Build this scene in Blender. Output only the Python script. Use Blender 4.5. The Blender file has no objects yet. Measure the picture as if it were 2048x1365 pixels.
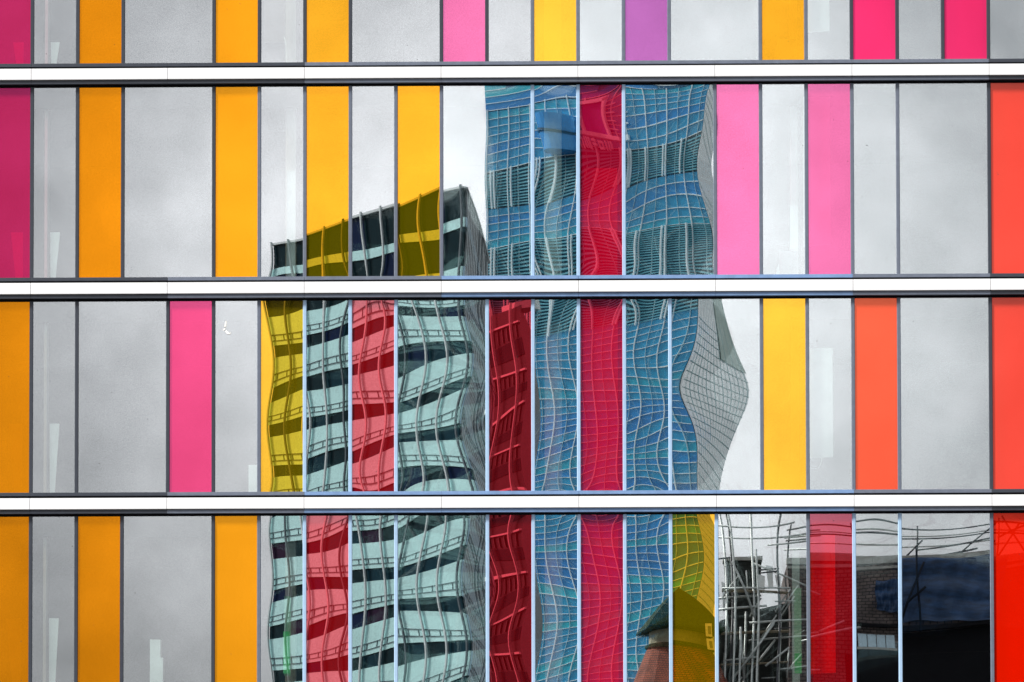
import bpy, bmesh, math, random
from mathutils import Vector, Matrix, Quaternion
random.seed(7)
scene = bpy.context.scene
C = scene.collection
R = math.radians

# ------------------------------------------------------------------ camera
cam_data = bpy.data.cameras.new('camera')
cam = bpy.data.objects.new('camera', cam_data); C.objects.link(cam)
YAW, PITCH, ROLL = -0.01605, 0.05307, -0.00153
fw = Vector((math.sin(YAW)*math.cos(PITCH), math.cos(YAW)*math.cos(PITCH), math.sin(PITCH)))
rt = Vector((math.cos(YAW), -math.sin(YAW), 0)); up = rt.cross(fw)
r2 = rt*math.cos(ROLL) + up*math.sin(ROLL); u2 = up*math.cos(ROLL) - rt*math.sin(ROLL)
cam.matrix_world = Matrix(((r2.x, u2.x, -fw.x, 1.6124), (r2.y, u2.y, -fw.y, -99.2435), (r2.z, u2.z, -fw.z, 1.7), (0, 0, 0, 1)))
cam_data.sensor_width = 36.0
cam_data.lens = 36.0*10000/2048
cam_data.shift_y = 1186.3/2048          # rising front of an architectural lens
cam_data.clip_start = 1.0; cam_data.clip_end = 6000
scene.camera = cam

# ------------------------------------------------------------------ sky: bright overcast
SUN_DIR = Vector((-0.72, -0.40, 0.60)).normalized()
world = bpy.data.worlds.new('World'); scene.world = world; world.use_nodes = True
nt = world.node_tree; N = nt.nodes; LK = nt.links; N.clear()
out = N.new('ShaderNodeOutputWorld'); bg = N.new('ShaderNodeBackground'); LK.new(bg.outputs[0], out.inputs[0])
bg.inputs[1].default_value = 0.12
sky = N.new('ShaderNodeTexSky'); sky.sky_type = 'NISHITA'; sky.sun_disc = False
sky.sun_elevation = math.asin(SUN_DIR.z); sky.sun_rotation = math.atan2(SUN_DIR.x, SUN_DIR.y)
tc = N.new('ShaderNodeTexCoord')
def nmath(op, a, b, tree=None, clamp=False):
    t = (tree or nt); n = t.nodes.new('ShaderNodeMath'); n.operation = op; n.use_clamp = clamp
    for i, v in enumerate((a, b)):
        if isinstance(v, (int, float)): n.inputs[i].default_value = v
        elif v is not None: t.links.new(v, n.inputs[i])
    return n.outputs[0]
# broken overcast: large mottled cloud plus a thin bright place in it
n1 = N.new('ShaderNodeTexNoise'); n1.inputs['Scale'].default_value = 9; n1.inputs['Detail'].default_value = 5; n1.inputs['Roughness'].default_value = .55
LK.new(tc.outputs['Generated'], n1.inputs['Vector'])
n2 = N.new('ShaderNodeTexNoise'); n2.inputs['Scale'].default_value = 38; n2.inputs['Detail'].default_value = 4; n2.inputs['Roughness'].default_value = .5
LK.new(tc.outputs['Generated'], n2.inputs['Vector'])
dist = N.new('ShaderNodeVectorMath'); dist.operation = 'DISTANCE'
LK.new(tc.outputs['Generated'], dist.inputs[0]); dist.inputs[1].default_value = (-.010, -.984, .176)
gap = N.new('ShaderNodeMapRange'); gap.interpolation_type = 'SMOOTHSTEP'
LK.new(dist.outputs['Value'], gap.inputs[0])
gap.inputs[1].default_value = .02; gap.inputs[2].default_value = .125; gap.inputs[3].default_value = 1; gap.inputs[4].default_value = 0
v = nmath('MULTIPLY', n1.outputs['Fac'], 3.8)
v = nmath('ADD', v, nmath('MULTIPLY', n2.outputs['Fac'], 4.2))
v = nmath('ADD', v, nmath('MULTIPLY', gap.outputs[0], 6.4))
v = nmath('ADD', v, -.35)
# overcast luminance: the zenith is about three times as bright as the horizon
sep = N.new('ShaderNodeSeparateXYZ'); LK.new(tc.outputs['Generated'], sep.inputs[0])
v = nmath('MULTIPLY', v, nmath('ADD', nmath('MULTIPLY', nmath('MAXIMUM', sep.outputs[2], 0.0), 1.55), .70))
tint = N.new('ShaderNodeMix'); tint.data_type = 'RGBA'; tint.blend_type = 'MULTIPLY'; tint.inputs['Factor'].default_value = 1
tint.inputs['A'].default_value = (.985, .985, 1.0, 1); LK.new(v, tint.inputs['B'])
mx = N.new('ShaderNodeMix'); mx.data_type = 'RGBA'; mx.inputs['Factor'].default_value = .93
LK.new(sky.outputs[0], mx.inputs['A']); LK.new(tint.outputs['Result'], mx.inputs['B']); LK.new(mx.outputs['Result'], bg.inputs[0])

# ------------------------------------------------------------------ sun behind thin cloud
sd = bpy.data.lights.new('sun', 'SUN'); sun = bpy.data.objects.new('sun', sd); C.objects.link(sun)
sd.energy = 4.8; sd.angle = R(10); sd.color = (1, .96, .9)
sun.rotation_euler = SUN_DIR.to_track_quat('Z', 'Y').to_euler(); sun.location = (30, -60, 90)

# ------------------------------------------------------------------ exposure
scene.view_settings.view_transform = 'Standard'; scene.view_settings.look = 'None'
scene.view_settings.exposure = 0.55; scene.view_settings.gamma = 1; scene.view_settings.use_curve_mapping = False
scene.render.resolution_x = 1024; scene.render.resolution_y = 682
scene.cycles.max_bounces = 12; scene.cycles.transparent_max_bounces = 16; scene.cycles.glossy_bounces = 8

# ================================================================== helpers
def tag(o, label=None, cat=None, group=None, kind=None):
    if label: o['label'] = label
    if cat: o['category'] = cat
    if group: o['group'] = group
    if kind: o['kind'] = kind
    return o
def empty(name, loc, label=None, cat=None, group=None):
    o = bpy.data.objects.new(name, None); C.objects.link(o); o.location = loc
    return tag(o, label, cat, group)
class MB:
    """collects boxes, bars and tubes; build() links them as one mesh object"""
    def __init__(s): s.v = []; s.f = []; s.m = []
    def add(s, vs, fs, mi=0):
        b = len(s.v); s.v += [tuple(p) for p in vs]; s.f += [tuple(i+b for i in f) for f in fs]; s.m += [mi]*len(fs); return s
    def hexa(s, p, mi=0):
        return s.add(p, [(0,3,2,1),(4,5,6,7),(0,1,5,4),(1,2,6,5),(2,3,7,6),(3,0,4,7)], mi)
    def box(s, x0, x1, y0, y1, z0, z1, mi=0):
        return s.hexa([(x0,y0,z0),(x1,y0,z0),(x1,y1,z0),(x0,y1,z0),(x0,y0,z1),(x1,y0,z1),(x1,y1,z1),(x0,y1,z1)], mi)
    def tube(s, pts, r, n=8, mi=0, r1=None):
        pts = [Vector(p) for p in pts]; rings = []; r1 = r if r1 is None else r1
        for i, p in enumerate(pts):
            d = (pts[min(i+1, len(pts)-1)] - pts[max(i-1, 0)]).normalized()
            a = d.cross(Vector((.31, .95, .07))).normalized(); b = d.cross(a)
            rr = r + (r1-r)*i/max(1, len(pts)-1)
            rings.append([p + (a*math.cos(t) + b*math.sin(t))*rr for t in (2*math.pi*k/n for k in range(n))])
        vs = [q for ring in rings for q in ring]; fs = []
        for i in range(len(pts)-1):
            for k in range(n):
                fs.append((i*n+k, i*n+(k+1) % n, (i+1)*n+(k+1) % n, (i+1)*n+k))
        fs.append(tuple(range(n-1, -1, -1))); fs.append(tuple((len(pts)-1)*n+k for k in range(n)))
        return s.add(vs, fs, mi)
    def mesh(s, name, mats, smooth=False):
        me = bpy.data.meshes.new(name); me.from_pydata(s.v, [], s.f)
        for m in (mats if isinstance(mats, (list, tuple)) else [mats]): me.materials.append(m)
        me.polygons.foreach_set('material_index', s.m)
        if smooth: me.polygons.foreach_set('use_smooth', [True]*len(s.f))
        me.update(); return me
    def build(s, name, mats, parent=None, smooth=False, loc=None):
        return link(name, s.mesh(name, mats, smooth), parent, loc)
def link(name, me, parent=None, loc=None):
    o = bpy.data.objects.new(name, me); C.objects.link(o)
    if parent is not None:
        o.parent = parent
        o.location = Vector(loc) - Vector(root_loc(parent)) if loc is not None else -Vector(root_loc(parent))
    elif loc is not None: o.location = loc
    return o
def root_loc(o):
    p = Vector(o.location); q = o.parent
    while q is not None: p += q.location; q = q.parent
    return p

# ------------------------------------------------------------------ materials
MAT = {}
def new_mat(name):
    m = bpy.data.materials.new(name); m.use_nodes = True; m.node_tree.nodes.clear(); MAT[name] = m
    return m, m.node_tree, m.node_tree.nodes, m.node_tree.links
def solid(name, col, rough=.5, metal=0., spec=.5, var=.12, scale=3.0, bump=0., bscale=60., stretch=(1, 1, 1)):
    m, t, n, l = new_mat(name)
    o = n.new('ShaderNodeOutputMaterial'); b = n.new('ShaderNodeBsdfPrincipled'); l.new(b.outputs[0], o.inputs[0])
    b.inputs['Roughness'].default_value = rough; b.inputs['Metallic'].default_value = metal
    b.inputs['Specular IOR Level'].default_value = spec
    g = n.new('ShaderNodeNewGeometry'); mp = n.new('ShaderNodeMapping'); mp.inputs['Scale'].default_value = stretch
    l.new(g.outputs['Position'], mp.inputs['Vector'])
    no = n.new('ShaderNodeTexNoise'); no.inputs['Scale'].default_value = scale; no.inputs['Detail'].default_value = 6; no.inputs['Roughness'].default_value = .62
    l.new(mp.outputs[0], no.inputs['Vector'])
    r = n.new('ShaderNodeMapRange'); l.new(no.outputs['Fac'], r.inputs[0])
    r.inputs[1].default_value = .3; r.inputs[2].default_value = .7; r.inputs[3].default_value = 1-var; r.inputs[4].default_value = 1+var
    mx = n.new('ShaderNodeMix'); mx.data_type = 'RGBA'; mx.blend_type = 'MULTIPLY'; mx.inputs['Factor'].default_value = 1
    mx.inputs['A'].default_value = (*col, 1); l.new(r.outputs[0], mx.inputs['B']); l.new(mx.outputs['Result'], b.inputs['Base Color'])
    if bump:
        nb = n.new('ShaderNodeTexNoise'); nb.inputs['Scale'].default_value = bscale; nb.inputs['Detail'].default_value = 4; l.new(mp.outputs[0], nb.inputs['Vector'])
        bp = n.new('ShaderNodeBump'); bp.inputs['Strength'].default_value = bump; bp.inputs['Distance'].default_value = .02
        l.new(nb.outputs['Fac'], bp.inputs['Height']); l.new(bp.outputs[0], b.inputs['Normal'])
    return m
def brick_mat(name, c1, c2, mortar, w=.225, h=.075):
    m, t, n, l = new_mat(name)
    o = n.new('ShaderNodeOutputMaterial'); b = n.new('ShaderNodeBsdfPrincipled'); l.new(b.outputs[0], o.inputs[0]); b.inputs['Roughness'].default_value = .9
    g = n.new('ShaderNodeNewGeometry'); s = n.new('ShaderNodeSeparateXYZ'); l.new(g.outputs['Position'], s.inputs[0])
    cb = n.new('ShaderNodeCombineXYZ')
    l.new(nmath('ADD', s.outputs[0], s.outputs[1], t), cb.inputs[0]); l.new(s.outputs[2], cb.inputs[1])
    br = n.new('ShaderNodeTexBrick'); br.inputs['Scale'].default_value = 1; br.inputs['Brick Width'].default_value = w; br.inputs['Row Height'].default_value = h
    br.inputs['Mortar Size'].default_value = h*.13; br.inputs['Color1'].default_value = (*c1, 1); br.inputs['Color2'].default_value = (*c2, 1); br.inputs['Mortar'].default_value = (*mortar, 1)
    l.new(cb.outputs[0], br.inputs['Vector'])
    no = n.new('ShaderNodeTexNoise'); no.inputs['Scale'].default_value = 1.3; no.inputs['Detail'].default_value = 6; l.new(g.outputs['Position'], no.inputs['Vector'])
    r = n.new('ShaderNodeMapRange'); l.new(no.outputs['Fac'], r.inputs[0]); r.inputs[1].default_value = .3; r.inputs[2].default_value = .7; r.inputs[3].default_value = .5; r.inputs[4].default_value = 1.4
    mx = n.new('ShaderNodeMix'); mx.data_type = 'RGBA'; mx.blend_type = 'MULTIPLY'; mx.inputs['Factor'].default_value = 1
    l.new(br.outputs['Color'], mx.inputs['A']); l.new(r.outputs[0], mx.inputs['B']); l.new(mx.outputs['Result'], b.inputs['Base Color'])
    bp = n.new('ShaderNodeBump'); bp.inputs['Strength'].default_value = .6; bp.inputs['Distance'].default_value = .01; bp.invert = True
    l.new(br.outputs['Fac'], bp.inputs['Height']); l.new(bp.outputs[0], b.inputs['Normal'])
    return m
def glass(name, refl, trans, r, diff=0., dcol=None, flecks=True):
    """coated facade glass: mirror coat, tinted body, a little dust and a few dirt flecks"""
    m, t, n, l = new_mat(name)
    o = n.new('ShaderNodeOutputMaterial')
    tr = n.new('ShaderNodeBsdfTransparent'); tr.inputs[0].default_value = (*trans, 1)
    gl = n.new('ShaderNodeBsdfGlossy'); gl.inputs['Color'].default_value = (*refl, 1); gl.inputs['Roughness'].default_value = 0
    g = n.new('ShaderNodeNewGeometry')
    dn = n.new('ShaderNodeTexNoise'); dn.inputs['Scale'].default_value = 34; dn.inputs['Detail'].default_value = 3; dn.inputs['Roughness'].default_value = .8; l.new(g.outputs['Position'], dn.inputs['Vector'])
    big = n.new('ShaderNodeTexNoise'); big.inputs['Scale'].default_value = .9; big.inputs['Detail'].default_value = 3; l.new(g.outputs['Position'], big.inputs['Vector'])
    d = nmath('MULTIPLY', nmath('SUBTRACT', dn.outputs['Fac'], .5, t), .85*r, t)
    d2 = nmath('MULTIPLY', nmath('SUBTRACT', big.outputs['Fac'], .5, t), .42*r, t)
    fac = nmath('ADD', nmath('ADD', d, d2, t), r, t, True)
    mix = n.new('ShaderNodeMixShader'); l.new(fac, mix.inputs[0]); l.new(tr.outputs[0], mix.inputs[1]); l.new(gl.outputs[0], mix.inputs[2])
    last = mix.outputs[0]
    if diff:
        df = n.new('ShaderNodeBsdfDiffuse'); df.inputs[0].default_value = (*(dcol or trans), 1)
        m2 = n.new('ShaderNodeMixShader'); m2.inputs[0].default_value = diff
        l.new(last, m2.inputs[1]); l.new(df.outputs[0], m2.inputs[2]); last = m2.outputs[0]
    if flecks:
        fl = n.new('ShaderNodeTexNoise'); fl.inputs['Scale'].default_value = 11; fl.inputs['Detail'].default_value = 2; l.new(g.outputs['Position'], fl.inputs['Vector'])
        fr = n.new('ShaderNodeMapRange'); l.new(fl.outputs['Fac'], fr.inputs[0]); fr.inputs[1].default_value = .775; fr.inputs[2].default_value = .80; fr.inputs[3].default_value = 0; fr.inputs[4].default_value = .55
        dd = n.new('ShaderNodeBsdfDiffuse'); dd.inputs[0].default_value = (.05, .045, .04, 1)
        m3 = n.new('ShaderNodeMixShader'); l.new(fr.outputs[0], m3.inputs[0]); l.new(last, m3.inputs[1]); l.new(dd.outputs[0], m3.inputs[2]); last = m3.outputs[0]
    l.new(last, o.inputs[0]); return m

CLEAR_IN = glass('inner_glass', (.95, .98, 1.0), (.90, .95, .94), .09, flecks=False)
COATED_IN = glass('coated_inner_glass', (.95, .98, 1.0), (.90, .95, .94), .36, flecks=False)
G = {
 'clear':    glass('clear_coated_glass', (.97, .985, 1.0), (.86, .95, .93), .52),
 'orange':   glass('orange_glass', (1., .42, .025), (1., .60, .02), .82, .10, (.55, .48, .0)),
 'yellow':   glass('yellow_glass', (1., .52, .05), (1., .65, .03), .88, .10, (.70, .52, .0)),
 'amber':    glass('amber_glass', (1., .33, .01), (1., .40, .01), .84, .14, (.9, .30, .0)),
 'tangerine':glass('tangerine_glass', (1., .40, .02), (1., .42, .01), .80, .30, (1., .36, .0)),
 'pink':     glass('pink_glass', (.92, .22, .48), (1., .16, .38), .74, .14, (1., .10, .28)),
 'orchid':   glass('orchid_glass', (.55, .18, .52), (.72, .22, .65), .72, .14, (.55, .10, .45)),
 'hot_pink': glass('hot_pink_glass', (1., .06, .24), (1., .04, .20), .66, .40, (1., .03, .16)),
 'raspberry':glass('raspberry_glass', (.92, .12, .32), (1., .07, .24), .72, .26, (1., .04, .17)),
 'plum':     glass('plum_glass', (.66, .06, .24), (1., .04, .14), .56, .22, (.9, .015, .10)),
 'red':      glass('red_glass', (1., .20, .24), (1., .02, .02), .92, .14, (1., .005, .01)),
 'crimson':  glass('crimson_glass', (1., .14, .24), (1., .01, .06), .54, .20, (1., .0, .05)),
  'ruby':    glass('ruby_glass', (1., .30, .42), (1., .03, .0), .42, .12, (1., .0, .01)),
 'signal_red': glass('signal_red_glass', (1., .10, .06), (1., .02, .0), .50, .50, (1., .012, .0)),
 'maroon': glass('maroon_glass', (.95, .09, .13), (1., .01, .01), .80, .05, (1., .0, .01)),
 'coral':    glass('coral_glass', (1., .20, .10), (1., .10, .05), .66, .42, (1., .09, .04)),
 'scarlet':  glass('scarlet_glass', (1., .20, .15), (1., .06, .03), .55, .50, (1., .06, .035)),
}
WHITE = solid('white_fascia_coating', (.76, .77, .79), .32, var=.03, scale=2.5, stretch=(.4, 1, 6))
CHAR = solid('charcoal_powder_coat', (.030, .036, .050), .42, var=.12, scale=9)
SLATE = solid('slate_coat_and_lifted_frame', (.115, .135, .18), .42, var=.12, scale=9)  # plain walls; on frame bars a half-brightened copy of the charcoal
PALE = solid('brightened_frame_blue', (.36, .52, .72), .36, .15, var=.06, scale=9)  # same mullion finish, local brightening painted in as pale blue
RAIL_BRIGHT = solid('brightened_rail_blue', (.15, .25, .44), .42, var=.14, scale=5)  # same rail finish, centre brightening painted in as blue
BLACK = solid('shadow_black', (.006, .006, .008), .8, spec=.1)  # black that paints in the shade of recesses and voids
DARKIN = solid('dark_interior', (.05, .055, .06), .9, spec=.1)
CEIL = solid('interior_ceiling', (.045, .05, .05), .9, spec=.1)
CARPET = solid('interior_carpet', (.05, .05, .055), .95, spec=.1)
COLUMN = solid('white_column_paint', (.78, .80, .76), .7)
BLINDM = solid('white_blind_fabric', (.80, .80, .80), .85, bump=.15, bscale=300)
GREEN = solid('green_banner_fabric', (.12, .72, .22), .8)
GREENP = solid('pale_green_fabric', (.48, .72, .48), .8)
CORDM = solid('white_cord', (.85, .84, .80), .6)

# ================================================================== SETTING
GROUND = solid('asphalt', (.06, .06, .062), .9, bump=.3, bscale=30)
g = MB().add([(-3000,-3000,0),(3000,-3000,0),(3000,3000,0),(-3000,3000,0)], [(0,1,2,3)]).build('ground', GROUND); tag(g, 'grey asphalt ground reaching to the horizon', 'ground', kind='structure')
PAVE = solid('paving', (.22, .21, .20), .9, bump=.2)
tag(MB().box(-60, 60, -9, -.6, .0, .12).build('pavement', PAVE), 'grey paved pavement below the office front', 'pavement', kind='structure')

# ================================================================== THE COLOURED OFFICE FRONT
W, HS, Z0 = .914, 4.3353, 24.2652             # bay width, storey height, level of the upper fascia
def mxx(i): return W*(i-10.5)                 # mullion line i
def fz(k): return Z0 - k*HS                   # centre of fascia k
def fx(c): return c*.01 - 10.217              # centimetres along the front -> metres
def fh(c): return 25.729 - c*.010165          # centimetres down the front -> metres
office = empty('office_building', (0, 0, 0), 'office front of coloured and mirrored glass strips between white horizontal fascias', 'building')
K = 16000.
def warp(seed, w, h, amp, kind='outer'):
    rnd = random.Random(seed)
    p = dict(S=rnd.uniform(5, 11)*amp*rnd.choice((-1, 1)), l1=rnd.uniform(1.9, 3.4), p1=rnd.uniform(0, 6.28),
             V=rnd.uniform(3, 7)*amp, l2=rnd.uniform(1.2, 2.6), p2=rnd.uniform(0, 6.28),
             M=rnd.uniform(2, 6)*amp*rnd.choice((-1, 1)), l3=rnd.uniform(1.4, 3), p3=rnd.uniform(0, 6.28),
             E=rnd.uniform(8, 18)*amp*rnd.choice((-1, 1, 1)), T=0., TX=0., F=[])
    if kind == 'inner':
        p['E'] *= 1.6; p['M'] *= 1.8; p['TX'] = rnd.uniform(-9, 9); p['T'] = rnd.uniform(-10, 10)
    def fn(x, z):
        zt = h/2 - z; zb = z + h/2; q = math.cos(math.pi*x/w)*w/math.pi
        a = p['S']*x*math.sin(6.283*z/p['l1']+p['p1']) + p['V']*p['l2']/6.283*math.sin(6.283*z/p['l2']+p['p2'])
        a += p['M']*q*(.4+.6*math.cos(6.283*z/p['l3']+p['p3']))
        a += p['E']*q*(math.exp(-zt/.28)+math.exp(-zb/.28))
        a += p['T']*z + p['TX']*x
        for (c, x0, zc, zr, base) in p['F']:      # cylindrical sag of a big sheet
            a -= .5*c*100*(x-x0)**2*(base+(1-base)*math.exp(-((z-zc)/zr)**2))
        return a/K
    return fn, p
GLASS_Y = .03
def make_pane(i0, i1, k, col):
    """pane between mullion lines i0..i1 of the storey under fascia k (k=0: top storey, cut by the frame)"""
    x0, x1 = mxx(i0)+.036, mxx(i1)-.036
    z1, z0 = fz(k-1)-.235, fz(k)+.235
    cx, cz, w, h = (x0+x1)/2, (z0+z1)/2, x1-x0, z1-z0
    key = 'pane%d_%d' % (i0, k)
    mirror_zone = 4 <= i0 <= 21 and k >= 1
    amp = .75 if i0 < 10 else 1.1
    if k == 0: amp = .8
    fo, po = warp(key+'o', w, h, amp); fi, pi_ = warp(key+'i', w, h, amp*2.0, 'inner')
    if k == 0: po['T'] = 36; pi_['T'] = 30
    if (i0, k) == (14, 2): po['F'] = [(.70, -.25, .10, 1.35, .28)]; po['S'] *= .3; po['M'] = 0; po['E'] *= .3; pi_['F'] = [(.55, -.1, -.3, 1.1, .3)]; po['p1'] = 1.
    if (i0, k) == (13, 1): po['F'] = [(-.18, -.3, .4, .8, .0), (.20, .2, -1.3, .6, 0.)]; pi_['F'] = [(.6, .2, -.3, 1.2, .2)]
    if (i0, k) == (13, 1): po['S'] *= .15; po['TX'] = -16; po['E'] *= .7
    if (i0, k) == (9, 1): po['S'] *= .2; po['M'] *= .4; po['E'] *= .4; pi_['S'] *= .5
    if (i0, k) in ((8, 2), (8, 3)): po['S'] *= 1.4; pi_['F'] = [(.9, -.3, .2, 1.3, .2)]
    if (i0, k) in ((15, 3), (19, 3), (17, 3), (18, 3)): po['S'] *= .4; po['T'] = 0; po['E'] *= 1.
    nx, nz = (max(10, int(w/.05)), 64) if mirror_zone or k == 0 else (8, 24)
    mb = MB()
    for (fn, yy, mi) in ((fo, 0., 0), (fi, .022, 1)):
        vs = [(x0-cx+w*a/nx, yy+fn(-w/2+w*a/nx, -h/2+h*b/nz), -h/2+h*b/nz) for b in range(nz+1) for a in range(nx+1)]
        fs = [(b*(nx+1)+a, b*(nx+1)+a+1, (b+1)*(nx+1)+a+1, (b+1)*(nx+1)+a) for b in range(nz) for a in range(nx)]
        mb.add(vs, fs, mi)
    wide_ = i1-i0 > 1 and i0 >= 8
    o = mb.build('window_pane', [G[col], COATED_IN if (wide_ or i0 >= 11) and col == 'clear' else CLEAR_IN], office, True, (cx, GLASS_Y, cz))
    wide = i1-i0 > 1
    tag(o, ('wide clear mirrored glass pane' if wide else 'narrow clear mirrored glass pane') if col == 'clear' else 'narrow %s coloured glass pane' % col.replace('_', ' '))
ROWS = {
 0: [(-3,-1,'clear'),(-1,0,'plum'),(0,1,'clear'),(1,2,'amber'),(2,4,'clear'),(4,5,'tangerine'),(5,6,'clear'),(6,7,'orange'),(7,9,'clear'),(9,10,'pink'),(10,11,'clear'),(11,12,'yellow'),(12,13,'clear'),(13,14,'orchid'),(14,16,'clear'),(16,17,'orange'),(17,18,'clear'),(18,19,'hot_pink'),(19,20,'clear'),(20,21,'hot_pink'),(21,23,'clear'),(23,24,'orange')],
 1: [(-3,-1,'clear'),(-1,0,'plum'),(0,1,'clear'),(1,2,'amber'),(2,4,'clear'),(4,5,'tangerine'),(5,6,'clear'),(6,7,'orange'),(7,8,'clear'),(8,9,'orange'),(9,11,'clear'),(11,12,'clear'),(12,13,'crimson'),(13,15,'clear'),(15,16,'pink'),(16,17,'clear'),(17,18,'pink'),(18,19,'clear'),(19,21,'clear'),(21,22,'scarlet'),(22,24,'clear')],
 2: [(-3,-1,'clear'),(-1,0,'amber'),(0,1,'clear'),(1,3,'clear'),(3,4,'raspberry'),(4,5,'clear'),(5,6,'yellow'),(6,7,'clear'),(7,8,'red'),(8,10,'clear'),(10,11,'maroon'),(11,12,'clear'),(12,13,'crimson'),(13,14,'clear'),(14,16,'clear'),(16,17,'yellow'),(17,18,'clear'),(18,19,'coral'),(19,21,'clear'),(21,22,'scarlet'),(22,24,'clear')],
 3: [(-3,-1,'clear'),(-1,0,'amber'),(0,1,'clear'),(1,2,'amber'),(2,4,'clear'),(4,5,'tangerine'),(5,6,'clear'),(6,7,'red'),(7,8,'clear'),(8,10,'clear'),(10,11,'maroon'),(11,12,'clear'),(12,13,'crimson'),(13,14,'clear'),(14,15,'yellow'),(15,17,'clear'),(17,18,'ruby'),(18,19,'clear'),(19,21,'clear'),(21,22,'signal_red'),(22,24,'clear')],
}
# mullion: a bar with a rounded head, slightly proud of the glass
def mullion_mesh(mat):
    z0 = -(HS-.47)/2-.012; z1 = (HS-.47)/2+.008; hw = .038; mb = MB()
    prof = [(-hw, z0), (hw, z0), (hw, z1), (hw*.8, z1+.028), (hw*.42, z1+.043), (-hw*.42, z1+.043), (-hw*.8, z1+.028), (-hw, z1)]
    n = len(prof)
    vs = [(x, .05, z) for x, z in prof] + [(x, -.012, z) for x, z in prof] + [(x*.72, -.030, z0 if z == z0 else z-.006) for x, z in prof]
    fs = [tuple(range(2*n, 3*n))]
    for i in range(n):
        j = (i+1) % n; fs += [(n+i, n+j, j, i), (2*n+i, 2*n+j, n+j, n+i)]
    return mb.add(vs, fs).mesh('mullion', mat)
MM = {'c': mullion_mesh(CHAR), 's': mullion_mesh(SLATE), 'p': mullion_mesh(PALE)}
TONE = {0: '', 1: {5: 's', 6: 's', 7: 's', 8: 's', 9: 's', 11: 'p', 12: 'p', 13: 'p', 15: 's', 16: 's', 17: 's', 18: 's', 19: 's'},  # lighter mullion copies toward the centre, brightness painted in
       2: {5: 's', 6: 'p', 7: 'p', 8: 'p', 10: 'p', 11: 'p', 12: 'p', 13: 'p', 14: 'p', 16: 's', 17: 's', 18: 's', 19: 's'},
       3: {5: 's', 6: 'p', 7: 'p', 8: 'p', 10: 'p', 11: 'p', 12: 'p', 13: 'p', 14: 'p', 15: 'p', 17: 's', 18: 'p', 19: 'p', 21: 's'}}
for k, row in ROWS.items():
    for (a, b, col) in row: make_pane(a, b, k, col)
    edges = sorted({a for a, b, c in row} | {b for a, b, c in row})
    for i in edges:
        f = TONE[k].get(i, 'c') if TONE[k] else ('s' if 10 < i < 18 else 'c')
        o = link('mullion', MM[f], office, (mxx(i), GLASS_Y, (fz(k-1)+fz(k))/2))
        if f != 'c': tag(o, {'s': 'rounded-head mullion with some brightness painted in, slate blue', 'p': 'rounded-head mullion with brightness painted in, pale blue'}[f])
# fascias, rails and the dark shadow gaps between them
def bar_mesh(name, x0, x1, y0, y1, z0, z1, mat, bev=.006):
    bm = bmesh.new(); bmesh.ops.create_cube(bm, size=1)
    for v_ in bm.verts: v_.co = Vector(((x0+x1)/2+v_.co.x*(x1-x0), (y0+y1)/2+v_.co.y*(y1-y0), (z0+z1)/2+v_.co.z*(z1-z0)))
    bmesh.ops.bevel(bm, geom=bm.edges[:], offset=bev, segments=2, profile=.6, affect='EDGES')
    me = bpy.data.meshes.new(name); bm.to_mesh(me); bm.free(); me.materials.append(mat); return me
L3 = 3*W
fas_me = bar_mesh('fascia_panel', .003, L3-.003, -.15, -.05, -.113, .113, WHITE, .008)
sill = {c: bar_mesh('sill_rail', .0015, L3-.0015, -.052, .045, .168, .238, m_) for c, m_ in (('c', CHAR), ('s', SLATE), ('b', RAIL_BRIGHT))}
head = {c: bar_mesh('head_rail', .0015, L3-.0015, -.11, -.02, -.196, -.122, m_) for c, m_ in (('c', CHAR), ('s', SLATE), ('b', RAIL_BRIGHT))}
rail_tone = {-1: 'cccccccccc', 0: 'cccsssssccc', 1: 'ccssbbbsccc', 2: 'ccsbbbbsccc', 3: 'cccsbbbsccc'}  # rails step to brighter painted copies toward the centre
for k in range(-1, 4):
    for s, i in enumerate(range(-3, 24, 3)):
        link('fascia_panel', fas_me, office, (mxx(i), 0, fz(k)))
        link('sill_rail', sill[rail_tone[k][s]], office, (mxx(i), 0, fz(k)))
        link('head_rail', head[rail_tone[k][s]], office, (mxx(i), 0, fz(k)))
    xa, xb = mxx(-3), mxx(24)
    MB().box(xa, xb, -.012, .30, fz(k)-.232, fz(k)+.166).build('spandrel_shade_backing', BLACK, office)  # black backing paints the shade into the gaps around the fascia
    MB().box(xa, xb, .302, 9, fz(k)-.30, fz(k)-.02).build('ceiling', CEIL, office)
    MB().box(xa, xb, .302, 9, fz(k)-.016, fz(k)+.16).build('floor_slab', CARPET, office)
for k in range(4):
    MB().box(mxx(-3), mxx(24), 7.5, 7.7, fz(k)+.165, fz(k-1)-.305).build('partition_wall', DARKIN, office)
    for c0, c1, dep in ((84, 90, .32), (569, 590, .45), (1090, 1125, .40), (1586, 1600, .45)):      # structural columns behind the glass
        MB().box(fx(c0), fx(c1), dep, dep+.3, fz(k)+.17, fz(k-1)-.31).build('column', COLUMN, office)
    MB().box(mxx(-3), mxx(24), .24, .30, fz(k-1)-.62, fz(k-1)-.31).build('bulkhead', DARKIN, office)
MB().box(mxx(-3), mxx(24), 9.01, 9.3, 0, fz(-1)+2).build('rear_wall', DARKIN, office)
for s in (mxx(-3)-.3, mxx(24)): MB().box(s, s+.3, -.02, 9.0, 0, fz(-1)+2).build('end_wall', SLATE, office)
MB().box(mxx(-3), mxx(24), .0, 9.0, 0, fz(3)-.5).build('podium_wall', SLATE, office)
MB().box(mxx(-3), mxx(24), .0, 9.0, fz(-1)+.3, fz(-1)+2).build('parapet', SLATE, office)

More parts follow.
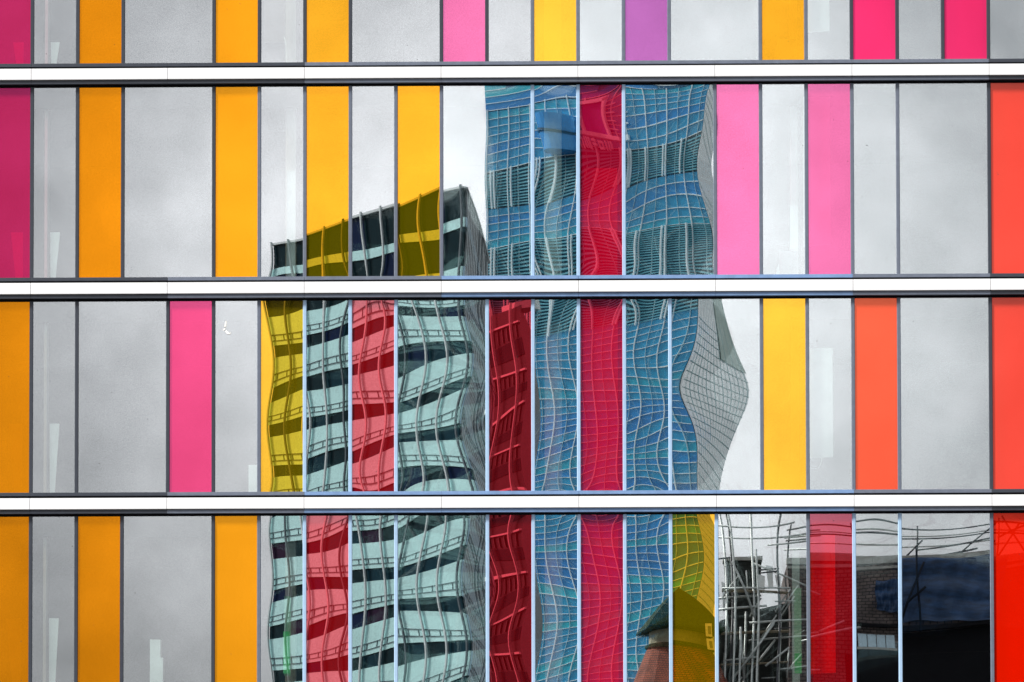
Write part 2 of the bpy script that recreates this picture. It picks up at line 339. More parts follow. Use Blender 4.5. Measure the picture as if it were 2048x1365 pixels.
# ------------------------------------------------------------------ things inside, seen through the glass
def quad_panel(name, pts, y, t, mat, label, cat, group=None):
    """upright sheet with thickness; pts are (cm along, cm down) corners"""
    q = [(fx(a), fh(b)) for a, b in pts]
    cx = sum(p[0] for p in q)/len(q); cz = min(p[1] for p in q); n = len(q)
    mb = MB(); vs = [(x-cx, 0, z-cz) for x, z in q]+[(x-cx, t, z-cz) for x, z in q]
    fs = [tuple(range(n-1, -1, -1)), tuple(range(n, 2*n))]+[(i, (i+1) % n, n+(i+1) % n, n+i) for i in range(n)]
    o = mb.add(vs, fs).build(name, mat, None, False, (cx, y, cz)); return tag(o, label, cat, group)
def rect(a0, a1, b0, b1): return [(a0, b0), (a1, b0), (a1, b1), (a0, b1)]
PLACE = ['top', 'second', 'third', 'bottom']
for k, (t0, t1) in enumerate(((72, 124), (452, 556), (833, 986), (1219, 1412))):
    quad_panel('tapered_panel', [(97, t0), (117-2*(k == 0), t0), (107, t1), (98, t1)], .20, .04, BLINDM,
               'white tapered panel behind clear glass at left, %s row' % PLACE[k], 'panel', 'tapered panels')
    quad_panel('tapered_panel', [(21-k*3, t0), (42, t0), (42, t1), (29, t1)], .20, .04, BLINDM,
               'tapered panel behind %s glass at left edge, %s row' % ('purple' if k < 2 else 'orange', PLACE[k]), 'panel', 'tapered panels')
quad_panel('hanging_blind_or_added_sheet', [(1608, -40), (1664, -40), (1664, 59), (1608, 63)], .16, .01, BLINDM, 'pale roller blind ending high in the top row', 'blind', 'blinds')
quad_panel('hanging_blind_or_added_sheet', [(1610, 190), (1664, 190), (1664, 484), (1610, 489)], .16, .01, BLINDM, 'blind half drawn behind pink glass', 'blind', 'blinds')
quad_panel('hanging_blind_or_added_sheet', [(1612, 690), (1667, 690), (1667, 906), (1612, 909)], .16, .01, BLINDM, 'white blind with loose cord behind clear glass, third row', 'blind', 'blinds')
quad_panel('hanging_blind_or_added_sheet', [(1614, 1060), (1670, 1060), (1670, 1332), (1614, 1335)], .16, .01, BLINDM, 'blind behind red glass in bottom row', 'blind', 'blinds')
for nm, y0, y1 in (('second', 330, 556), ('third', 610, 986), ('bottom', 1036, 1412)):
    quad_panel('hanging_blind_or_added_sheet', rect(1171, 1237, y0, y1), .16, .01, BLINDM, 'blind behind crimson glass, %s row' % nm, 'blind', 'blinds')
    quad_panel('hanging_blind_or_added_sheet', rect(572 if nm != 'bottom' else 568, 590 if nm != 'bottom' else 581, y0 + (0 if nm != 'bottom' else 140), y1 if nm != 'bottom' else 1333), .30, .01, GREENP if nm == 'bottom' else BLINDM,
               'slim %s strip blind left of centre, %s row' % ('pale green' if nm == 'bottom' else 'white', nm), 'blind', 'blinds')
quad_panel('hanging_blind_or_added_sheet', rect(524, 568, -40, 68), .5, .01, solid('grey_blind_fabric', (.22, .23, .25), .85), 'grey blind with cord high in the top row', 'blind', 'blinds')
for (c0, c1, y0, y1, lb) in ((1985, 2066, 185, 552, 'added white sheet brightening scarlet glass at right edge, second row'), (1990, 2070, 610, 982, 'added white sheet brightening scarlet glass at right edge, third row'), (1992, 2072, 1036, 1410, 'added white sheet brightening scarlet glass at right edge, bottom row'), (1710, 1790, 612, 982, 'added white sheet brightening the coral pane, third row'), (1706, 1787, -300, 122, 'added white sheet brightening left hot pink pane, top row'), (1890, 1970, -300, 120, 'added white sheet brightening right hot pink pane, top row')):
    quad_panel('hanging_blind_or_added_sheet', rect(c0, c1, y0, y1), .16, .01, BLINDM, lb, 'blind', 'blinds')  # white sheets added behind the glass to keep these panes bright
quad_panel('hanging_banner', rect(1588, 1602, 1165, 1292), .17, .01, GREENP, 'pale green upper banner before the brick reflection', 'banner', 'green banners')
quad_panel('hanging_banner', rect(1588, 1602, 1293, 1333), .165, .01, GREEN, 'bright green banner end before the brick reflection', 'banner', 'green banners')
quad_panel('hanging_banner', rect(567, 580, 1247, 1330), .165, .01, GREEN, 'bright green banner before the banded tower reflection', 'banner', 'green banners')
quad_panel('storage_box', [(300, 1262), (321, 1262), (321, 1298), (326, 1298), (326, 1340), (328, 1412), (300, 1412)], .18, .3, BLINDM, 'tall white stepped box standing behind wide glass, bottom left', 'box')
quad_panel('white_board', rect(497, 514, 917, 986), .16, .02, BLINDM, 'small white board leaning beside slate mullion, third row', 'board')
for k, (b0, b1, b2) in enumerate(((-40, 68, 124), (405, 492, 556), (775, 909, 986))):
    quad_panel('side_panel', [(1583, b0), (1599, b0), (1599, b1), (1583, b1)], .17, .02, BLINDM, 'narrow pale panel right of pink or yellow glass, %s row' % PLACE[k], 'panel', 'side panels')
    quad_panel('low_panel', [(1561, b1+2), (1600, b1+2), (1600, b2), (1561, b2)], .34, .02, solid('grey_card', (.42, .42, .43), .9), 'low grey panel under the narrow one, %s row' % PLACE[k], 'panel', 'low panels')
    quad_panel('paper_wedge', [(1560, b1+28 if k else b1+10), (1562, b2), (1550, b2)], .16, .005, BLINDM, 'thin white paper wedge by low panel, %s row' % PLACE[k], 'paper', 'paper wedges')
def cord(pts, label):
    p = [Vector((fx(a), .14, fh(b))) for a, b in pts]
    sm = []
    for i in range(len(p)-1):
        a, b, c, d = p[max(i-1, 0)], p[i], p[i+1], p[min(i+2, len(p)-1)]
        for s in range(5):
            t = s/5; sm.append(.5*((2*b)+(c-a)*t+(2*a-5*b+4*c-d)*t*t+(3*b-a-3*c+d)*t**3))
    sm.append(p[-1]); base = sm[-1].copy()
    o = MB().tube([q-base for q in sm], .009, 6).build('blind_cord', CORDM, None, True, base); tag(o, label, 'cord', 'blind cords')
cord([(568, 66), (571, 76), (572, 95), (573, 124)], 'white blind cord hanging under grey blind, top row')
cord([(1645, 906), (1643, 918), (1638, 927), (1628, 929), (1616, 926)], 'white cord curling under the blind, third row')
cord([(546, 986), (544, 940), (545, 912), (550, 906), (558, 908)], 'looped cord behind yellow glass, third row')
cord([(1581, 1322), (1583, 1318), (1587, 1318), (1585, 1323), (1581, 1324)], 'small ring of cord beside green banner')
# pale scratch-like sticker on the glass, third row
st = empty('window_sticker', (fx(455), .02, fh(660)), 'small torn white sticker on clear glass, third row', 'sticker')
for pts in ([(451, 635), (454, 634), (453, 645), (449, 646)], [(446, 650), (452, 648), (450, 652), (447, 653)], [(453, 652), (460, 658), (463, 656), (461, 660), (455, 660), (451, 655)]):
    q = [(fx(a), fh(b)) for a, b in pts]; n = len(q)
    MB().add([(x, .004, z) for x, z in q]+[(x, .010, z) for x, z in q], [tuple(range(n-1, -1, -1)), tuple(range(n, 2*n))]+[(i, (i+1) % n, n+(i+1) % n, n+i) for i in range(n)]).build('shred', CORDM, st)

# ================================================================== THE CITY OPPOSITE, seen in the glass
class Face:
    """upright wall plane from P to Q with outward normal; boxes are given as along, up, out"""
    def __init__(s, P, Q, flip=False):
        s.P = Vector((*P, 0)); d = Vector((*Q, 0))-s.P; s.len = d.length; s.t = d.normalized()
        s.n = Vector((-s.t.y, s.t.x, 0)) if not flip else Vector((s.t.y, -s.t.x, 0))
    def p(s, a, z, o): q = s.P+s.t*a+s.n*o; return (q.x, q.y, z)
    def box(s, mb, a0, a1, z0, z1, o0, o1, mi=0, z0b=None, z1b=None):
        z0b = z0 if z0b is None else z0b; z1b = z1 if z1b is None else z1b
        return mb.hexa([s.p(a0,z0,o1), s.p(a1,z0b,o1), s.p(a1,z0b,o0), s.p(a0,z0,o0), s.p(a0,z1,o1), s.p(a1,z1b,o1), s.p(a1,z1b,o0), s.p(a0,z1,o0)], mi)
def prism(mb, pts, z0, z1, mi=0):
    n = len(pts); z1 = z1 if isinstance(z1, (list, tuple)) else [z1]*n
    return mb.add([(x, y, z0) for x, y in pts]+[(x, y, z1[i]) for i, (x, y) in enumerate(pts)], [tuple(range(n-1, -1, -1)), tuple(range(n, 2*n))]+[(i, (i+1) % n, n+(i+1) % n, n+i) for i in range(n)], mi)
def shiny(name, col, rough, fac, gcol=(1, 1, 1), grough=.25):
    m = solid(name, col, rough); t = m.node_tree; n = t.nodes; l = t.links
    o = [x for x in n if x.type == 'OUTPUT_MATERIAL'][0]; b = [x for x in n if x.type == 'BSDF_PRINCIPLED'][0]
    gl = n.new('ShaderNodeBsdfGlossy'); gl.inputs['Color'].default_value = (*gcol, 1); gl.inputs['Roughness'].default_value = grough
    mi = n.new('ShaderNodeMixShader'); mi.inputs[0].default_value = fac; l.new(b.outputs[0], mi.inputs[1]); l.new(gl.outputs[0], mi.inputs[2]); l.new(mi.outputs[0], o.inputs[0]); return m
SPAN = shiny('pale_spandrel_glass', (.54, .90, .90), .3, .42, (.70, 1., 1.))
SPANB = shiny('blue_spandrel_glass', (.40, .62, .76), .3, .35, (.6, .85, 1.))
DGL = [solid('dark_window_glass_%d' % i, c, .15, spec=.06) for i, c in enumerate(((.006, .020, .026), (.006, .030, .045), (.004, .012, .045), (.025, .010, .030)))]
FINM = solid('pale_fin', (.50, .56, .58), .5); FIND = solid('dark_fin', (.05, .08, .10), .5)
RAILM = solid('dark_rail', (.04, .08, .10), .5)
ROOFM = solid('flat_roof', (.2, .2, .2), .9)

# ---- banded tower
A, B, Cc = (-29.0, -377.8), (-9.8, -350.8), (-8.5, -387.8); D = (A[0]+Cc[0]-B[0], A[1]+Cc[1]-B[1])
ZR = 93.6
lt = empty('banded_tower', ((A[0]+Cc[0])/2, (A[1]+Cc[1])/2, 0), 'office tower with pale and dark bands and upright fins, mirrored left of centre', 'building')
prism(MB(), [A, B, Cc, D][::-1], 0, ZR-.3).build('core', DGL[0], lt)
fA, fB = Face(A, B), Face(B, Cc)
levels = [('d', ZR-2.9, ZR), ('l', ZR-3.75, ZR-2.9), ('d', ZR-7.2, ZR-3.75)]
z = ZR-7.2
while z > 42: levels += [('l', z-2.62, z), ('d', z-3.9, z-2.62)]; z -= 3.9
nb = 10; bay = fA.len/nb
for li, (ty, z0, z1) in enumerate(levels):
    if ty == 'd':
        for b in range(nb):
            mb = MB(); fA.box(mb, b*bay+.02, (b+1)*bay-.02, z0+.02, z1-.02, .02, .06+.02*random.random()); mb.build('window', random.choice([DGL[0], DGL[0], DGL[1], DGL[1], DGL[2], DGL[3] if li > 8 else DGL[0]]), lt)
        mb = MB(); fB.box(mb, .1, fB.len, z0, z1, .02, .06); mb.build('window', DGL[0], lt)
    else:
        mb = MB(); fA.box(mb, 0, fA.len, z0, z1, .02, .16); mb.build('spandrel', SPAN, lt)
        mb = MB(); fB.box(mb, .1, fB.len, z0, z1, .02, .14); mb.build('spandrel', SPANB, lt)
        if li > 2:
            for F in (fA, fB):
                mb = MB(); zz = z0+.42
                F.box(mb, 0, F.len, zz, zz+.07, .17, .22); F.box(mb, 0, F.len, zz+.55, zz+.62, .17, .22)
                a = .6
                while a < F.len: F.box(mb, a, a+.06, zz+.07, zz+.55, .17, .21); a += bay/2
                mb.build('guard_rail', RAILM, lt)
for b in range(nb+1):
    mb = MB(); a = min(max(b*bay, .12), fA.len-.12); fA.box(mb, a-.10, a+.10, 42, ZR+.3, .26, .42); o = mb.build('fin', FIND if b % 3 == 1 else FINM, lt)
    
a = 1.2
while a < fB.len:
    mb = MB(); fB.box(mb, a-.45, a+.45, 42, ZR+.2, .15, .20); mb.build('fin', random.choice((FINM, FINM, FIND)), lt); a += 2.6
mb = MB(); fA.box(mb, 0, fA.len, ZR-.05, ZR+.16, -.4, .30); mb.build('coping', FINM, lt)
mb = MB(); fB.box(mb, .3, fB.len, ZR-.05, ZR+.16, -.4, .30); mb.build('coping', FINM, lt)

# ---- lower ribbed block between the towers
A2, B2 = (-14.5, -441.0), (-5.3, -415.8); f2 = Face(A2, B2); n2 = f2.n
bk = empty('ribbed_block', (-16, -440, 0), 'dark ribbed office block in the gap between both towers', 'building')
ZB = 95.2
BODY = solid('ribbed_block_wall', (.014, .028, .034), .4); LEDGE = shiny('pale_ledge', (.62, .72, .72), .4, .2)
prism(MB(), [A2, B2, (B2[0]+1.2, B2[1]-26), (A2[0]-14, A2[1]-12)][::-1], 0, ZB-.2).build('body', BODY, bk)
z = ZB-2.4
RIB = solid('wall_rib', (.10, .13, .13), .5)
while z > 42:
    mb = MB(); f2.box(mb, 0, f2.len, z-.22, z, .02, .25); mb.build('ledge', LEDGE, bk)
    mb = MB(); f2.box(mb, 0, f2.len, z-3.0, z-1.85, .02, .05); mb.build('window_band', DGL[0], bk)
    mb = MB(); a = .8
    while a < f2.len: f2.box(mb, a, a+.14, z-1.7, z-.4, .02, .16); a += 1.55
    mb.build('rib', RIB, bk); z -= 4.3
for a in (f2.len-8.4, f2.len-2.1):
    mb = MB(); f2.box(mb, a, a+.2, 42, ZB+.6, .30, .55); mb.build('pipe', LEDGE, bk)
mb = MB(); f2.box(mb, f2.len-6.5, f2.len-2.6, ZB-.19, ZB+.75, -3, -.2); mb.build('roof_box', LEDGE, bk)

# ---- blue gridded tower
A3, B3, C3 = (-13.7, -626.8), (16.8, -600.8), (19.8, -625.8); D3 = (A3[0]+C3[0]-B3[0], A3[1]+C3[1]-B3[1])
ZA, ZBt = 166.6, 161.4
bt = empty('gridded_tower', (3, -625, 0), 'tall blue glass tower with pale fine grid, mirrored right of centre', 'building')
prism(MB(), [A3, B3, C3, D3][::-1], 0, [ZBt-.4, ZBt-.4, ZBt-.4, ZA-.4]).build('core', solid('tower_core', (.01, .03, .05), .5), bt)
# corner order above was reversed: D, C, B, A
f3, f4 = Face(A3, B3), Face(B3, C3)
BLU = [shiny('blue_glass_%d' % i, c, .2, .22, (.20, .60, 1.)) for i, c in enumerate(((.003, .28, .52), (.003, .20, .56), (.004, .38, .50), (.003, .15, .48), (.01, .46, .54)))]
GRID = solid('pale_grid_bar', (.74, .90, .96), .5); GRIDT = solid('thin_grid_bar', (.50, .76, .84), .5)
SIDEBAR = solid('side_grid_bar', (.38, .58, .60), .6)
LOUV = solid('louvre_blade', (.10, .42, .54), .6); LDARK = solid('louvre_void', (.006, .06, .11), .8)
LV = [(146.6, 152.2), (127.0, 140.2)]
def inlv(z): return any(a-.3 < z < b+.3 for a, b in LV)
z = 60.; i = 0
while z < 160.4:
    if not inlv(z+.5):
        mb = MB(); f3.box(mb, 0, f3.len, z, z+1.2, .02, .07); mb.build('glazing_strip', BLU[0] if random.random() < .45 else random.choice(BLU), bt)
        mb = MB(); f3.box(mb, 0, f3.len, z-.045, z+.045, .08, .17); mb.build('transom', GRID, bt)
        mb = MB(); f4.box(mb, .2, f4.len, z-.04, z+.04, .10, .12); mb.build('side_transom', SIDEBAR, bt)
    z += 1.2; i += 1
for a0, a1 in LV:
    mb = MB(); f3.box(mb, 0, f3.len, a0, a1, .02, .05); mb.build('louvre_void', LDARK, bt)
    z = a0+.1
    while z < a1:
        mb = MB(); f3.box(mb, 0, f3.len, z, z+.20, .06, .20); mb.build('louvre_blade', LOUV, bt); z += .46
    a = 1.3; j = 0
    while a < f3.len:
        for da in ((0, .62) if j % 2 == 0 else (0,)):
            mb = MB(); f3.box(mb, a+da, a+da+.20, a0-.2, a1+.3, .26, .5); mb.build('louvre_post', GRID, bt)
        a += 3.9; j += 1
a = .3; j = 0
while a < f3.len:
    wd = .13 if j % 2 == 0 else .045
    mb = MB(); f3.box(mb, a, a+wd, 60, 161.2, .08 if wd < .1 else .075, .25 if wd > .1 else .20); mb.build('mullion', GRID if j % 2 == 0 else GRIDT, bt); a += 2.05; j += 1
# pale side wall
SIDE = shiny('pale_side_glass', (.88, .95, .94), .3, .80, (.97, 1., 1.), .12)
mb = MB(); f4.box(mb, .05, f4.len, 60, ZBt-.5, .02, .09); mb.build('side_wall', SIDE, bt)
a = 2.
while a < f4.len:
    mb = MB(); f4.box(mb, a, a+.10, 60, ZBt-.6, .15, .18); mb.build('side_mullion', SIDEBAR, bt); a += 3.1
mb = MB(); f4.box(mb, f4.len*.62, f4.len, 122.5, 139, .13, .16); mb.build('side_screen', solid('side_screen_metal', (.46, .60, .54), .6), bt)
# crown: dark glazed top, a framed opening, lettering, a drum
CROWN = shiny('crown_glass', (.006, .13, .28), .2, .12, (.3, .55, .8))
z = 161.0
while z < 165.4:
    e = f3.len*max(.08, (ZA-z-1.5)/(ZA-ZBt))
    mb = MB(); f3.box(mb, 0, e, z, z+1.15, .09, .12); mb.build('glazing_strip', random.choice(BLU), bt)
    mb = MB(); f3.box(mb, 0, e, z-.05, z+.05, .13, .2); mb.build('transom', GRID, bt); z += 1.2
mb = MB(); f3.box(mb, 0, f3.len, 160.9, ZA-.2, .02, .08, z1b=ZBt-.2); mb.build('crown', CROWN, bt)
mb = MB(); f3.box(mb, 0, f3.len, ZA-.5, ZA+.1, -.5, .4, z0b=ZBt-.5, z1b=ZBt+.1); mb.build('roof_edge', GRID, bt)
def on(c): return (c-973)/422*f3.len*1.0
for (a0, a1, z0, z1) in ((1183, 1187, 154.2, 160.3), (1224, 1228, 154.2, 160.3), (1170, 1242, 153.6, 154.2), (1183, 1228, 159.8, 160.5)):
    mb = MB(); f3.box(mb, on(a0), on(a1), z0, z1, .3, .7); mb.build('opening_frame', GRID, bt)
mb = MB(); f3.box(mb, on(1187), on(1224), 154.2, 159.8, .26, .29); mb.build('framed_panel', solid('violet_panel', (.16, .06, .40), .4), bt)
for z in (155.2, 156.4, 157.6, 158.8):
    for c0, c1 in ((1167, 1183), (1228, 1243)):
        mb = MB(); f3.box(mb, on(c0), on(c1), z, z+.14, .26, .5); mb.build('ladder_bar', GRID, bt)
for c0, c1, z0, z1 in ((1170, 1171.4, 151.9, 153.3), (1171.4, 1175, 152.9, 153.3), (1175, 1176.4, 151.9, 153.2), (1180, 1181.5, 152, 153.3), (1184, 1185.5, 152, 153.3), (1187.5, 1189, 151.9, 153.3), (1193, 1199, 152.9, 153.2), (1193, 1199, 152.4, 152.7), (1203, 1204.4, 152.0, 153.1), (1204.4, 1210, 152.8, 153.1), (1204.4, 1210, 152.0, 152.3), (1208.6, 1210, 152.3, 152.8), (1214, 1215.4, 151.9, 153.3), (1219, 1220.4, 151.9, 153.3), (1223, 1224.4, 152.1, 153.3)):
    mb = MB(); f3.box(mb, on(c0), on(c1), z0, z1, .55, .75); mb.build('sign_stroke', GRID, bt)
mb = MB(); pts = []
cc = f3.P+f3.t*on(1130)+f3.n*.4
prism(mb, [(cc.x+3.1*math.cos(t), cc.y+3.1*math.sin(t)) for t in (6.283*q/28 for q in range(28))], 152.6, 158.2); mb.build('drum', BLU[1], bt)
mb = MB(); prism(mb, [(cc.x+3.3*math.cos(t), cc.y+3.3*math.sin(t)) for t in (6.283*q/28 for q in range(28))], 155.1, 155.5); mb.build('drum_ring', LDARK, bt)

# ---- old brick house with turret opposite (close behind the viewer)
HY = -113.0
def hx(c): return 5.5+(c-1365)*.02121
def hz(c): return 27.96-(c-1165)*.02112
SLATES = solid('roof_slate', (.022, .036, .014), .85, spec=.05, var=.35, scale=5, bump=.4, bscale=12)
RENDER = solid('cream_render', (.30, .29, .20), .9, var=.2, scale=6)
TILE = brick_mat('red_tile_hanging', (.30, .075, .035), (.22, .05, .03), (.03, .015, .012), .17, .10)
BRICK = brick_mat('sooty_brick', (.17, .135, .125), (.11, .09, .09), (.02, .018, .018), .30, .15)
STONE = solid('dark_stone', (.026, .028, .026), .95, spec=.05, var=.4, scale=4, bump=.8, bscale=9)
COPE = solid('coping_stone', (.38, .38, .35), .9, var=.2)
tu = empty('brick_turret', (hx(1362), HY-1.6, 0), 'red tiled turret with slate pyramid roof, mirrored low right of centre', 'building')
TC = Vector((hx(1362), HY-1.6))
def lathe(prof, n, rot=0., steps=None):
    mb = MB(); vs = []
    for r, z in prof: vs += [(TC.x+r*math.cos(rot+6.28318*q/n), TC.y+r*math.sin(rot+6.28318*q/n), z) for q in range(n)]
    fs = [(i*n+q, i*n+(q+1) % n, (i+1)*n+(q+1) % n, (i+1)*n+q) for i in range(len(prof)-1) for q in range(n)]
    return mb.add(vs, fs+[tuple(range(n-1, -1, -1)), tuple(range((len(prof)-1)*n, len(prof)*n))])
lathe([(1.95, hz(1258)), (2.30, hz(1254)), (2.28, hz(1250)), (1.46, hz(1217)), (.72, hz(1186)), (.04, hz(1160)), (.01, hz(1157))], 4, .62).build('roof', SLATES, tu)
lathe([(1.28, hz(1284)), (1.28, hz(1256))], 16).build('drum_wall', RENDER, tu)
lathe([(1.30, hz(1290)), (1.46, hz(1288)), (1.46, hz(1283)), (1.28, hz(1280))], 16).build('cornice', SLATES, tu)
z, r = hz(1289), 1.36; c = 0
while z > hz(1420):
    lathe([(r+.055, z-.105), (r+.012, z)], 20).build('tile_course', TILE, tu); z -= .10; c += 1; r += .050-.0004*c
lathe([(r, 0), (r, z+.02)], 20).build('shaft', BRICK, tu)
for c0, c1, y0, y1 in ((1416, 1429, 1246, 1266), (1416, 1429, 1270, 1291)):
    MB().box(hx(c0), hx(c1), HY-.25, HY-.12, hz(y1), hz(y0)).build('window_frame', CORDM, tu)
    MB().box(hx(c0+5), hx(c1-2), HY-.119, HY-.10, hz(y1-4), hz(y0+4)).build('window_pane', RENDER, tu)

bh = empty('brick_warehouse', (14, -119, 0), 'sooty brick building with flat coping, mirrored at lower right', 'building')
def wx(c): return 10.59+(c-1600)*.02147
def wz(c): return 29.33-(c-1112)*.0214
WY = -115.0
MB().box(wx(1578), wx(2140), WY-12, WY, 0, wz(1124)).build('wall', BRICK, bh)
c = wx(1576)
while c < wx(2140):
    MB().box(c, c+.885, WY-.4, WY+.09, wz(1123.8), wz(1110)).build('coping_stone', COPE, bh); c += .895
MB().box(wx(1576), wx(2140), WY, WY+.05, wz(1134), wz(1129)).build('string_course', COPE, bh)
MB().box(wx(1712), wx(1990), WY+.002, WY+.45, wz(1258), wz(1252)).build('canopy', BLACK, bh)
MB().box(wx(1690), wx(2140), WY+.002, WY+.03, wz(1420), wz(1306)).build('opening', BLACK, bh)  # flat black sheets; deep shade of the void painted in
MB().box(wx(1800), wx(2140), WY+.002, WY+.028, wz(1305), wz(1259)).build('opening', BLACK, bh)
PANEW = shiny('pale_window', (.42, .58, .68), .3, .4, (.7, .9, 1.))
for k in range(4):
    MB().box(wx(1713+k*20), wx(1731+k*20), WY+.002, WY+.04, wz(1301), wz(1274)).build('window_pane', PANEW, bh)
MB().box(wx(1710), wx(1795), WY+.002, WY+.07, wz(1306), wz(1301.5)).build('window_sill', COPE, bh)
# lower dark gable / chimney block at the scaffold
MB().hexa([(wx(1440), WY-2, 0), (wx(1577), WY-2, 0), (wx(1577), WY-8, 0), (wx(1440), WY-8, 0), (wx(1440), WY-2, wz(1226)), (wx(1577), WY-2, wz(1196)), (wx(1577), WY-8, wz(1196)), (wx(1440), WY-8, wz(1226))]).build('wing', STONE, bh)
ch = empty('chimney_stack', (wx(1490), WY-3.2, wz(1232)), 'broad dark stone chimney stack behind the scaffold poles', 'chimney')
MB().hexa([(wx(1458), WY-3, wz(1300)), (wx(1512), WY-3, wz(1300)), (wx(1512), WY-4.4, wz(1300)), (wx(1458), WY-4.4, wz(1300)), (wx(1452), WY-3, wz(1104)), (wx(1530), WY-3, wz(1098)), (wx(1530), WY-4.4, wz(1098)), (wx(1452), WY-4.4, wz(1104))]).build('stack', STONE, ch)
MB().hexa([(wx(1450), WY-2.9, wz(1103.8)), (wx(1532), WY-2.9, wz(1097.8)), (wx(1532), WY-4.5, wz(1097.8)), (wx(1450), WY-4.5, wz(1103.8)), (wx(1450), WY-2.9, wz(1096)), (wx(1532), WY-2.9, wz(1088)), (wx(1532), WY-4.5, wz(1088)), (wx(1450), WY-4.5, wz(1096))]).build('cap', COPE, ch)

# ---- blue tarpaulin hung over the brickwork
TARP = solid('blue_tarpaulin', (.010, .042, .115), .55, var=.65, scale=2.6, bump=.9, bscale=7, stretch=(.5, .5, 2.2))
def sheet(name, c0, c1, b0, b1, y, seed, mat, label, amp=.16):
    rnd = random.Random(seed); nx, nz = 46, 30; ph = [rnd.uniform(0, 6.28) for _ in range(8)]
    vs = []
    for b in range(nz+1):
        for a in range(nx+1):
            u, v_ = a/nx, b/nz
            xx = wx(c0)+(wx(c1)-wx(c0))*u+.10*math.sin(5*v_+ph[0])*v_
            bot = b1+3*math.sin(5*u+ph[1])+1.2*math.sin(17*u+ph[2]); top = b0+2.5*math.sin(7*u+ph[3])
            zz = wz(top)+(wz(bot)-wz(top))*v_
            yy = y+amp*(.5+.5*math.sin(8*u+3*v_+ph[4]))*(.3+v_)+.06*math.sin(24*u-4*v_+ph[5])*v_+.05*math.sin(12*v_+ph[6]+4*u)+.09*abs(math.sin(9.4*v_+.5*math.sin(3*u)))+.03*math.sin(41*u+9*v_)
            vs.append((xx, yy, zz))
    fs = [(b*(nx+1)+a, b*(nx+1)+a+1, (b+1)*(nx+1)+a+1, (b+1)*(nx+1)+a) for b in range(nz) for a in range(nx)]
    n = len(vs); vs2 = [(x, y_-.012, z_) for x, y_, z_ in vs]
    rim = [(a, n+a, n+a+1, a+1) for a in range(nx)]
    mb = MB().add(vs+vs2, fs+[tuple(n+i for i in reversed(f)) for f in fs]+rim)
    base = Vector((wx(c0), y, wz(b1))); mb.v = [tuple(Vector(p)-base) for p in mb.v]
    return tag(mb.build(name, mat, None, True, base), label, 'tarpaulin', 'tarpaulins')
sheet('tarpaulin', 1802, 2010, 1118, 1246, WY+.12, 3, TARP, 'large blue tarpaulin over the brick wall, lower right')
sheet('tarpaulin', 1752, 1806, 1158, 1222, WY+.10, 5, TARP, 'small blue tarpaulin patch left of the large one', .10)

ROPE = solid('dark_rope', (.012, .014, .02), .9, spec=.05)
for (x0, z0, x1, z1, lb) in ((1795, 1258, 1850, 1128, 'long dark pole leaning on the blue tarpaulin'), (1812, 1215, 1852, 1178, 'short dark pole leaning on the blue tarpaulin'), (1838, 1262, 1834, 1090, 'upright dark pole before the blue tarpaulin')):
    b_ = Vector((wx(x0), WY+.62, wz(z0))); tag(MB().tube([(0, 0, 0), Vector((wx(x1), WY+.5, wz(z1)))-b_], .05, 8).build('leaning_pole', ROPE, None, True, b_), lb, 'pole', 'leaning poles')
# ---- scaffolding
POLE = solid('galvanised_pole', (.46, .50, .49), .45, .3, var=.3, scale=8)
DPOLE = solid('dark_pole', (.03, .035, .045), .5); BOARD = solid('scaffold_board', (.30, .25, .17), .9)
sc = empty('scaffold', (wx(1500), WY+.9, 0), 'steel tube scaffold with diagonals in front of the chimney, lower right', 'scaffold')
def pole(x0, z0, x1, z1, y=.9, r=.045, mat=None, name='pole', par=sc):
    p0 = (wx(x0), WY+y, wz(z0) if z0 is not None else 0.); p1 = (wx(x1), WY+y, wz(z1))
    MB().tube([p0, p1], r, 8).build(name, mat or POLE, par, True)
for c, y, m_, top, lean in ((1448, .9, POLE, 1010, 2), (1456, .2, DPOLE, 1000, 8), (1466, 1.1, POLE, 1008, 0), (1498, .9, POLE, 1000, 8), (1506, .2, DPOLE, 1000, 0), (1513, 1.0, POLE, 1096, 0), (1552, .9, DPOLE, 1000, 4), (1561, .2, POLE, 1030, -4), (1478, 1.1, POLE, 1255, 0), (1489, .2, POLE, 1225, 0)):
    pole(c-lean/2, None, c+lean, top, y, .05 if c != 1508 else .07, m_)
for b, c0, c1, y, m_ in ((1046, 1432, 1585, .96, POLE), (1066, 1440, 1640, .26, POLE), (1083, 1536, 1640, .96, POLE), (1122, 1430, 1460, .96, DPOLE), (1140, 1510, 1560, .26, DPOLE), (1150, 1520, 1556, .96, DPOLE), (1186, 1440, 1580, .96, POLE), (1200, 1434, 1520, .26, POLE), (1222, 1432, 1530, .96, POLE), (1245, 1495, 1612, .96, POLE), (1274, 1494, 1640, .26, POLE), (1320, 1445, 1512, .96, POLE), (1345, 1560, 1640, .96, POLE)):
    pole(c0, b+3, c1, b-3, y, .042, m_, 'ledger')
for x0, z0, x1, z1, y in ((1462, 1128, 1505, 1240, 1.05), (1505, 1125, 1640, 1185, .3), (1466, 1365, 1545, 1245, 1.05), (1488, 1365, 1548, 1278, .3), (1530, 1340, 1575, 1300, 1.05), (1478, 1260, 1490, 1380, .6), (1513, 1180, 1516, 1390, .7), (1640, 1270, 1690, 1250, .5), (1600, 1285, 1720, 1262, .5)):
    pole(x0, z0, x1, z1, y, .05, POLE, 'brace')
rp = random.Random(11)
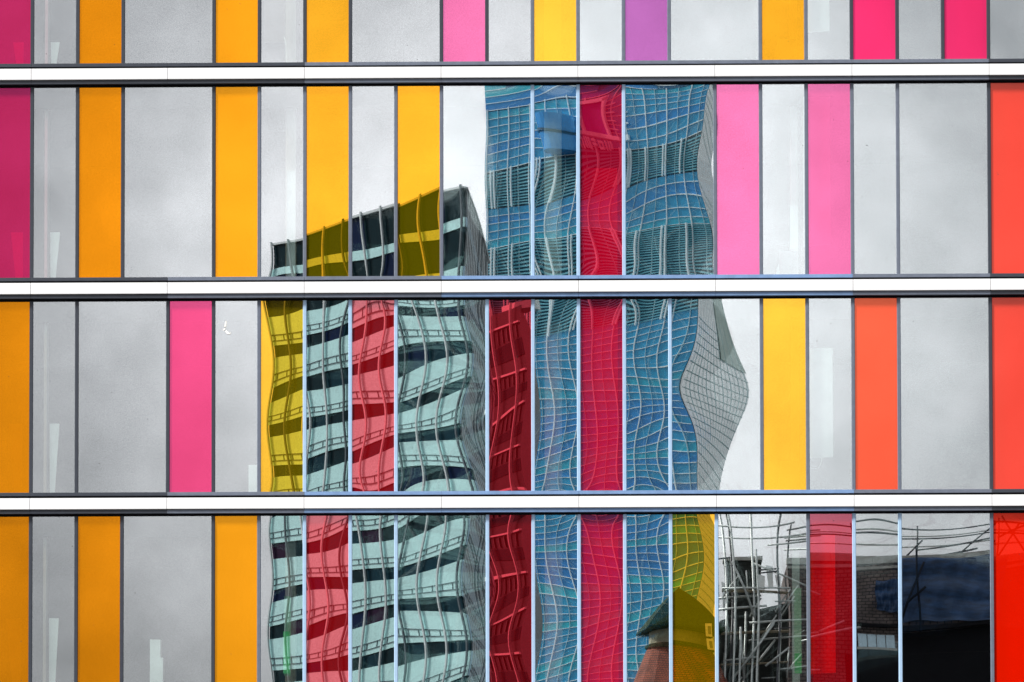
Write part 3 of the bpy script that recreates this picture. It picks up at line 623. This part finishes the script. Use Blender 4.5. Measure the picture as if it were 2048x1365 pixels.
for q in range(16):
    x0, z0 = rp.uniform(1438, 1575), rp.uniform(1190, 1400); L_ = rp.uniform(25, 80); t_ = rp.choice((0, 0, 1, 2, 3))
    if t_ == 0: pole(x0, z0, x0+L_, z0-rp.uniform(0, 6), .35+rp.random()*.5, .03, rp.choice((POLE, DPOLE)), 'ledger')
    elif t_ == 1: pole(x0, z0, x0+rp.uniform(-3, 3), z0-L_, .35+rp.random()*.5, .035, rp.choice((POLE, DPOLE)), 'pole')
    else: pole(x0, z0, x0+L_*.6, z0-L_*.8, .35+rp.random()*.5, .03, POLE, 'brace')
for b in (1190, 1262, 1330):
    for q in range(3): MB().box(wx(1440), wx(1575), WY+.28+q*.21, WY+.47+q*.21, wz(b+2), wz(b)).build('board', BOARD, sc)
# added white panels painting the bright sky gaps behind the poles
gapm = solid('sky_gap_white', (.80, .84, .86), .6, var=.1)
for (c0, c1, b0, b1) in ((1512, 1530, 1150, 1188), (1533, 1548, 1128, 1178), (1551, 1563, 1150, 1176), (1440, 1449, 1170, 1222)):
    q = MB().hexa([(wx(c0+3)-wx(c0), 0, wz(b1)-wz(b1)), (wx(c1-2)-wx(c0), .02, 0), (wx(c1-2)-wx(c0), -.04, 0), (wx(c0+3)-wx(c0), -.04, 0), (0, 0, wz(b0)-wz(b1)), (wx(c1)-wx(c0), .05, wz(b0+4)-wz(b1)), (wx(c1)-wx(c0), -.04, wz(b0+4)-wz(b1)), (0, -.04, wz(b0)-wz(b1))]).build('sky_gap_panel', gapm, None, False, (wx(c0), WY+.0, wz(b1)))
    tag(q, {1512: 'white panel painted as sky gap between stack and middle poles', 1533: 'tallest white panel painted as sky gap among the poles', 1551: 'small white panel painted as sky gap right of the poles', 1440: 'white panel painted as sky gap left of the poles'}[c0], 'sky gap', 'sky gap panels')
# roof-edge guard rails over the warehouse
gr = empty('roof_guard_rail', (wx(1640), WY-1, wz(1112)), 'tubular guard rails along the brick roof edge, lower right', 'railing')
for b, y in ((1046, -.6), (1068, -.6), (1052, -2.2), (1078, -2.2)):
    MB().tube([(wx(1575), WY+y, wz(b)), (wx(2140), WY+y, wz(b-4))], .04, 8).build('rail', DPOLE if y > -1 else POLE, gr, True)
for c in (1580, 1705, 1838, 1990, 2060):
    MB().tube([(wx(c), WY-.6, wz(1112)), (wx(c+2), WY-.6, wz(1036))], .04, 8).build('post', DPOLE, gr, True)
for x0, z0, x1, z1 in ((1815, 1110, 1850, 1068), (1920, 1112, 1990, 1040), (1840, 1092, 1985, 1078), (1990, 1110, 2040, 1040), (2000, 1030, 2048, 1100), (1990, 1072, 2060, 1040), (1860, 1110, 1960, 1098)):
    MB().tube([(wx(x0), WY-.9, wz(z0)), (wx(x1), WY-.9, wz(z1))], .045, 8).build('brace', DPOLE, gr, True)
